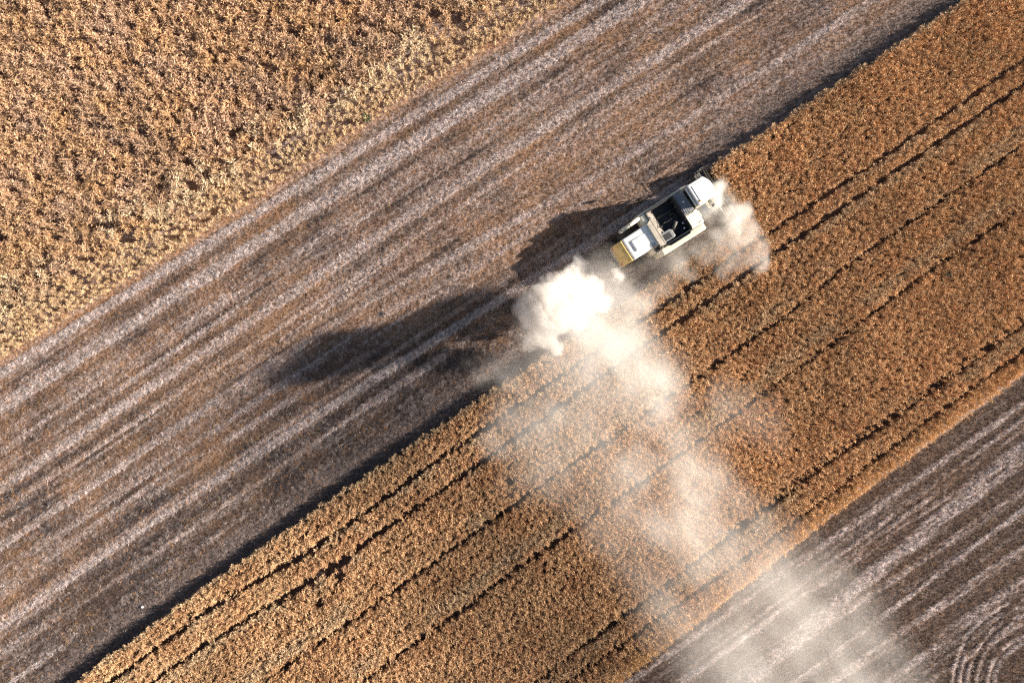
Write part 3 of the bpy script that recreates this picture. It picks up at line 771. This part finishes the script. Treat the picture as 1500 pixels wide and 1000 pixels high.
def cloud(name, x0, x1, y0, y1, z0, z1, vox, fn, label, dust_m=dust_m):
    """density sampled on a grid of points, turned into a fog volume by geometry nodes"""
    nx, ny, nz = [max(4, int(round((b_ - a_) / vox)) + 1) for a_, b_ in ((x0, x1), (y0, y1), (z0, z1))]
    gx = np.linspace(x0, x1, nx); gy = np.linspace(y0, y1, ny); gz = np.linspace(z0, z1, nz)
    ZZ, YY, XX = np.meshgrid(gz, gy, gx, indexing='ij')
    dens = fn(XX.ravel(), YY.ravel(), ZZ.ravel()).astype(np.float32)
    b3 = np.ones((nz, ny, nx), np.float32); b3[0] = b3[-1] = 0; b3[:, 0] = b3[:, -1] = 0; b3[:, :, 0] = b3[:, :, -1] = 0
    dens *= b3.ravel()
    me = bpy.data.meshes.new(name); me.vertices.add(len(dens))
    me.vertices.foreach_set("co", np.stack([XX.ravel(), YY.ravel(), ZZ.ravel()], 1).astype(np.float32).ravel())
    a = me.attributes.new("dust", 'FLOAT', 'POINT'); a.data.foreach_set("value", dens)
    me.update()
    o = bpy.data.objects.new(name, me); C.objects.link(o)
    g = bpy.data.node_groups.new(name, 'GeometryNodeTree')
    g.interface.new_socket("Geometry", in_out='INPUT', socket_type='NodeSocketGeometry')
    g.interface.new_socket("Geometry", in_out='OUTPUT', socket_type='NodeSocketGeometry')
    gi = g.nodes.new("NodeGroupInput"); gout = g.nodes.new("NodeGroupOutput")
    vc = g.nodes.new("GeometryNodeVolumeCube")
    vc.inputs["Min"].default_value = (x0, y0, z0); vc.inputs["Max"].default_value = (x1, y1, z1)
    vc.inputs["Resolution X"].default_value = nx; vc.inputs["Resolution Y"].default_value = ny; vc.inputs["Resolution Z"].default_value = nz
    pos = g.nodes.new("GeometryNodeInputPosition"); L = g.links.new
    sx = g.nodes.new("ShaderNodeSeparateXYZ"); L(pos.outputs[0], sx.inputs[0])
    def M(op, a_, b_):
        q = g.nodes.new("ShaderNodeMath"); q.operation = op
        for i, w in enumerate((a_, b_)):
            if w is None: continue
            if hasattr(w, "is_output"): L(w, q.inputs[i])
            else: q.inputs[i].default_value = w
        return q.outputs[0]
    def ind(s_, lo, hi, k):
        f = M('ROUND', M('MULTIPLY', M('SUBTRACT', s_, lo), (k - 1) / (hi - lo)), None)
        return M('MINIMUM', M('MAXIMUM', f, 0.0), float(k - 1))
    ix = ind(sx.outputs[0], x0, x1, nx); iy = ind(sx.outputs[1], y0, y1, ny); iz = ind(sx.outputs[2], z0, z1, nz)
    row = M('ADD', M('MULTIPLY', iz, float(ny)), iy)
    i0 = M('ADD', M('MULTIPLY', row, float(nx)), ix)
    si = g.nodes.new("GeometryNodeSampleIndex"); si.data_type = 'FLOAT'; si.domain = 'POINT'
    na = g.nodes.new("GeometryNodeInputNamedAttribute"); na.data_type = 'FLOAT'; na.inputs["Name"].default_value = "dust"
    L(gi.outputs[0], si.inputs["Geometry"])
    L(next(s_ for s_ in na.outputs if s_.enabled and s_.name == "Attribute"), next(s_ for s_ in si.inputs if s_.enabled and s_.name == "Value"))
    L(i0, si.inputs["Index"])
    L(si.outputs[0], vc.inputs["Density"])
    sm = g.nodes.new("GeometryNodeSetMaterial"); sm.inputs["Material"].default_value = dust_m
    L(vc.outputs[0], sm.inputs[0]); L(sm.outputs[0], gout.inputs[0])
    o.modifiers.new("cloud", 'NODES').node_group = g
    me.materials.append(dust_m)
    tag(o, label, "dust", kind="stuff")
    return o

# dense burst out of the straw chopper: (u, v, z, radius m)
puffs = [(852, 390, 1.6, .75), (838, 408, 2.6, 1.0), (812, 418, 3.2, 1.1), (785, 438, 3.4, 1.1), (772, 452, 2.4, .95), (800, 450, 5.0, 1.15), (828, 434, 4.0, 1.1),
         (858, 424, 2.6, 1.0), (788, 476, 3.8, 1.05), (800, 500, 3.2, .85), (875, 415, 1.8, .85), (882, 445, 2.8, .95), (892, 388, 1.3, .5), (905, 402, 1.4, .6), (865, 455, 3.2, .9),
         (795, 445, 6.3, 1.15), (815, 432, 5.6, 1.05), (785, 465, 5.6, 1.0), (820, 458, 7.0, 1.1), (842, 440, 5.2, .95), (845, 470, 6.2, 1.0), (815, 512, 2.6, .6), (778, 500, 2.4, .7), (805, 480, 6.8, 1.0)]
def burst(x, y, z):
    wx = (fbm3(x * .6, y * .6, z * .6, 331, 3) - .5) * 1.7; wy = (fbm3(x * .6, y * .6, z * .6, 341, 3) - .5) * 1.7; wz = (fbm3(x * .6, y * .6, z * .6, 351, 3) - .5) * 1.7
    f = np.zeros(len(x), np.float32)
    for u, v, zc, r in puffs:
        cx, cy_ = px2w(u, v, zc)
        f = f + np.exp(-1.5 * ((x + wx - cx) ** 2 + (y + wy - cy_) ** 2 + ((z + wz - zc) * .75) ** 2) / r ** 2)
    a_ = x * .5 - y * .86; b_ = x * .86 + y * .5                 # along and across the wind
    nn = fbm3(a_ * 1.0, b_ * 2.1, z * 1.6, 301, 4, .85)
    nr = 1 - np.abs(fbm3(a_ * .8, b_ * 1.5, z * 1.2, 361, 3, .7) - .5) * 3.2
    f = f * (-1.6 + 4.3 * nn + .7 * nr) * smooth(.25, .5, f) - .2
    return np.clip(f * .8, 0, 1.2) ** 1.2 * 2.5
x0, y1 = px2w(715, 350); x1, y0 = px2w(935, 560)
cloud("chaff_dust", x0, x1, y0, y1, .1, 10.6, .1, burst, "dense white dust bursting from the rear of the harvester", chaff_m)

# the thin plume drifting off over the crop: (u, v, half width px, optical depth, z centre)
drift_path = [(865, 420, 42, 1.0, 5.6), (885, 455, 46, 1.1, 6.2), (908, 500, 52, 1.0, 6.6), (935, 545, 54, .95, 6.8), (958, 600, 60, .85, 6.6), (960, 650, 78, .68, 6.2),
              (975, 700, 84, .58, 5.8), (1010, 750, 84, .58, 5.6), (1052, 795, 84, .58, 5.6), (1095, 850, 98, .58, 5.6), (1130, 905, 120, .58, 5.6), (1160, 960, 140, .55, 5.6), (1190, 1030, 155, .5, 5.6),
              (1215, 1090, 160, .45, 5.6)]
lobes = [(740, 632, 40, .42, 6.0), (790, 640, 54, .42, 6.4), (850, 645, 66, .42, 6.4), (735, 540, 26, .40, 1.6), (712, 550, 22, .30, 1.4), (1110, 618, 40, .10, 4.0), (1060, 612, 50, .2, 5.0), (855, 520, 60, .5, 9.6), (810, 500, 52, .5, 9.4), (875, 500, 48, .45, 8.6), (848, 428, 40, .7, 5.6), (835, 480, 46, .6, 8.0), (872, 448, 40, .7, 5.0),
         (825, 525, 76, .8, 8.6), (850, 485, 56, .9, 8.2), (880, 585, 66, .55, 7.6), (800, 585, 72, .46, 8.4), (770, 560, 50, .24, 7.6), (905, 725, 80, .34, 5.2), (850, 700, 70, .28, 5.0), (780, 690, 50, .2, 5.0), (930, 425, 36, .6, 2.0), (960, 400, 30, .4, 1.8), (985, 640, 50, .5, 6), (1020, 900, 90, .3, 5), (960, 820, 70, .2, 5), (1060, 960, 90, .35, 5)]
def drift(x, y, z):
    u, v = w2px(x, y, z)
    wx = (fbm3(x * .28, y * .28, z * .2, 401, 3) - .5) * 75; wy = (fbm3(x * .28, y * .28, z * .2, 411, 3) - .5) * 75
    u2 = u + wx; v2 = v + wy
    pts = []
    for a_, b_ in zip(drift_path[:-1], drift_path[1:]):
        for t_ in (0, .5): pts.append([p * (1 - t_) + q * t_ for p, q in zip(a_, b_)])
    dens = np.zeros(len(x), np.float32)
    for i, (pu, pv_, w, t0, pz) in enumerate(pts + lobes):
        r = np.hypot(u2 - pu, v2 - pv_) / w
        g_ = np.clip(1 - (r / 1.25) ** 2, 0, 1) ** 1.3
        thick = min(.55 * pz + .3, 3.0)
        dens = np.maximum(dens, g_ * t0 * np.exp(-((z - pz) / thick) ** 2) / (thick * 1.77))
    nn = fbm3(x * .42, y * .42, z * .35, 421, 5, .62)
    nf = fbm3(x * 1.1 + y * .9, y * .45 - x * .3, z * .5, 431, 4, .65)       # long wisps drawn out along the drift
    mod = np.clip((nn - .30) * 2.6, .04, 2.0) * np.clip(.1 + 1.8 * nf, .15, 2)
    return dens * mod * 1.45
x0, y1 = px2w(670, 350); x1, y0 = px2w(1400, 1120)
cloud("drifting_dust", x0, x1, y0, y1, .1, 14.0, .25, drift, "thin pale dust plume drifting over crop and lower stubble")

head_path = [(1052, 278, 15, 2.6, 1.4), (1062, 296, 22, 3.0, 1.6), (1068, 310, 22, 2.6, 1.6), (1078, 318, 24, 1.7, 1.7), (1085, 345, 28, 1.2, 1.8), (1102, 368, 24, 1.0, 1.8), (1114, 384, 16, .8, 1.7),
             (1055, 345, 26, .8, 1.6), (1040, 318, 16, 1.0, 1.8), (1030, 362, 26, .5, 1.5), (995, 385, 26, .5, 1.5), (1070, 385, 26, .35, 1.7)]
def headd(x, y, z):
    u, v = w2px(x, y, z)
    wx = (fbm3(x * .7, y * .7, z * .6, 501, 3) - .5) * 26; wy = (fbm3(x * .7, y * .7, z * .6, 511, 3) - .5) * 26
    tau = np.zeros(len(x), np.float32)
    for pu, pv_, w, t0, pz in head_path:
        r = np.hypot(u + wx - pu, v + wy - pv_) / w
        g_ = np.clip(1 - (r / 1.2) ** 2, 0, 1)
        tau = np.maximum(tau, g_ * t0)
    prof = np.exp(-((z - 1.7) / 1.0) ** 2) / 1.77
    mod = np.clip((fbm3(x * 1.1, y * 1.1, z * 1.0, 521, 4, .6) - .34) * 4.5, 0, 2.2)
    return tau * prof * mod * .85
x0, y1 = px2w(960, 240); x1, y0 = px2w(1170, 430)
cloud("header_dust", x0, x1, y0, y1, .1, 4.2, .12, headd, "pale dust thrown up beside the cutting header")

# ------------------------------------------------------------------ small single things
def weed(name, u, v, r, h, col, label, seed):
    m = mat(name + "_leaf", col, .7, noise=.4, scale=6)
    rr = random.Random(seed); spec = []
    for i in range(60):
        a = rr.uniform(0, 6.28); r0 = r * rr.uniform(0, .5); h0 = h * rr.uniform(.3, .95); a2 = a + rr.gauss(0, .7); ln = r * rr.uniform(.35, .7)
        spec.append(((math.cos(a) * r0, math.sin(a) * r0, h0), (math.cos(a2) * (r0 + ln), math.sin(a2) * (r0 + ln), h0 + rr.uniform(-.1, .12)), .09, .03))
    o = blades("foliage", m, spec, seed)
    st = [((rr.gauss(0, .03), rr.gauss(0, .03), 0), (rr.gauss(0, r * .4), rr.gauss(0, r * .4), h * .9), .03, 0) for i in range(7)]
    s_ = blades("stem", m, st, seed + 1)
    e = bpy.data.objects.new(name, None); C.objects.link(e)
    e.location = (*px2w(u, v, h * .9), 0)
    for q in (o, s_): C.objects.link(q); q.parent = e
    tag(e, label, "weed"); return e
weed("tall_weed", 1391, 401, .30, 1.15, (.05, .045, .025), "dark tall weed standing alone in the ripe crop", 31)
weed("leafy_weed", 536, 172, .34, .6, (.13, .15, .05), "small olive green weed at the edge of the brown crop", 32)
bmn = bmesh.new(); bmesh.ops.create_icosphere(bmn, subdivisions=2, radius=.11)
for q in bmn.verts: q.co *= 1 + .25 * (random.random() - .5); q.co.z *= .7
me = bpy.data.meshes.new("stone"); bmn.to_mesh(me); bmn.free(); me.materials.append(mat("pale_stone", (.62, .58, .52), .85, noise=.25, scale=9, bump=.4))
so = bpy.data.objects.new("stone", me); C.objects.link(so); so.location = (*px2w(209, 888), .08); tag(so, "pale stone lying on the stubble beside the cut edge", "stone")
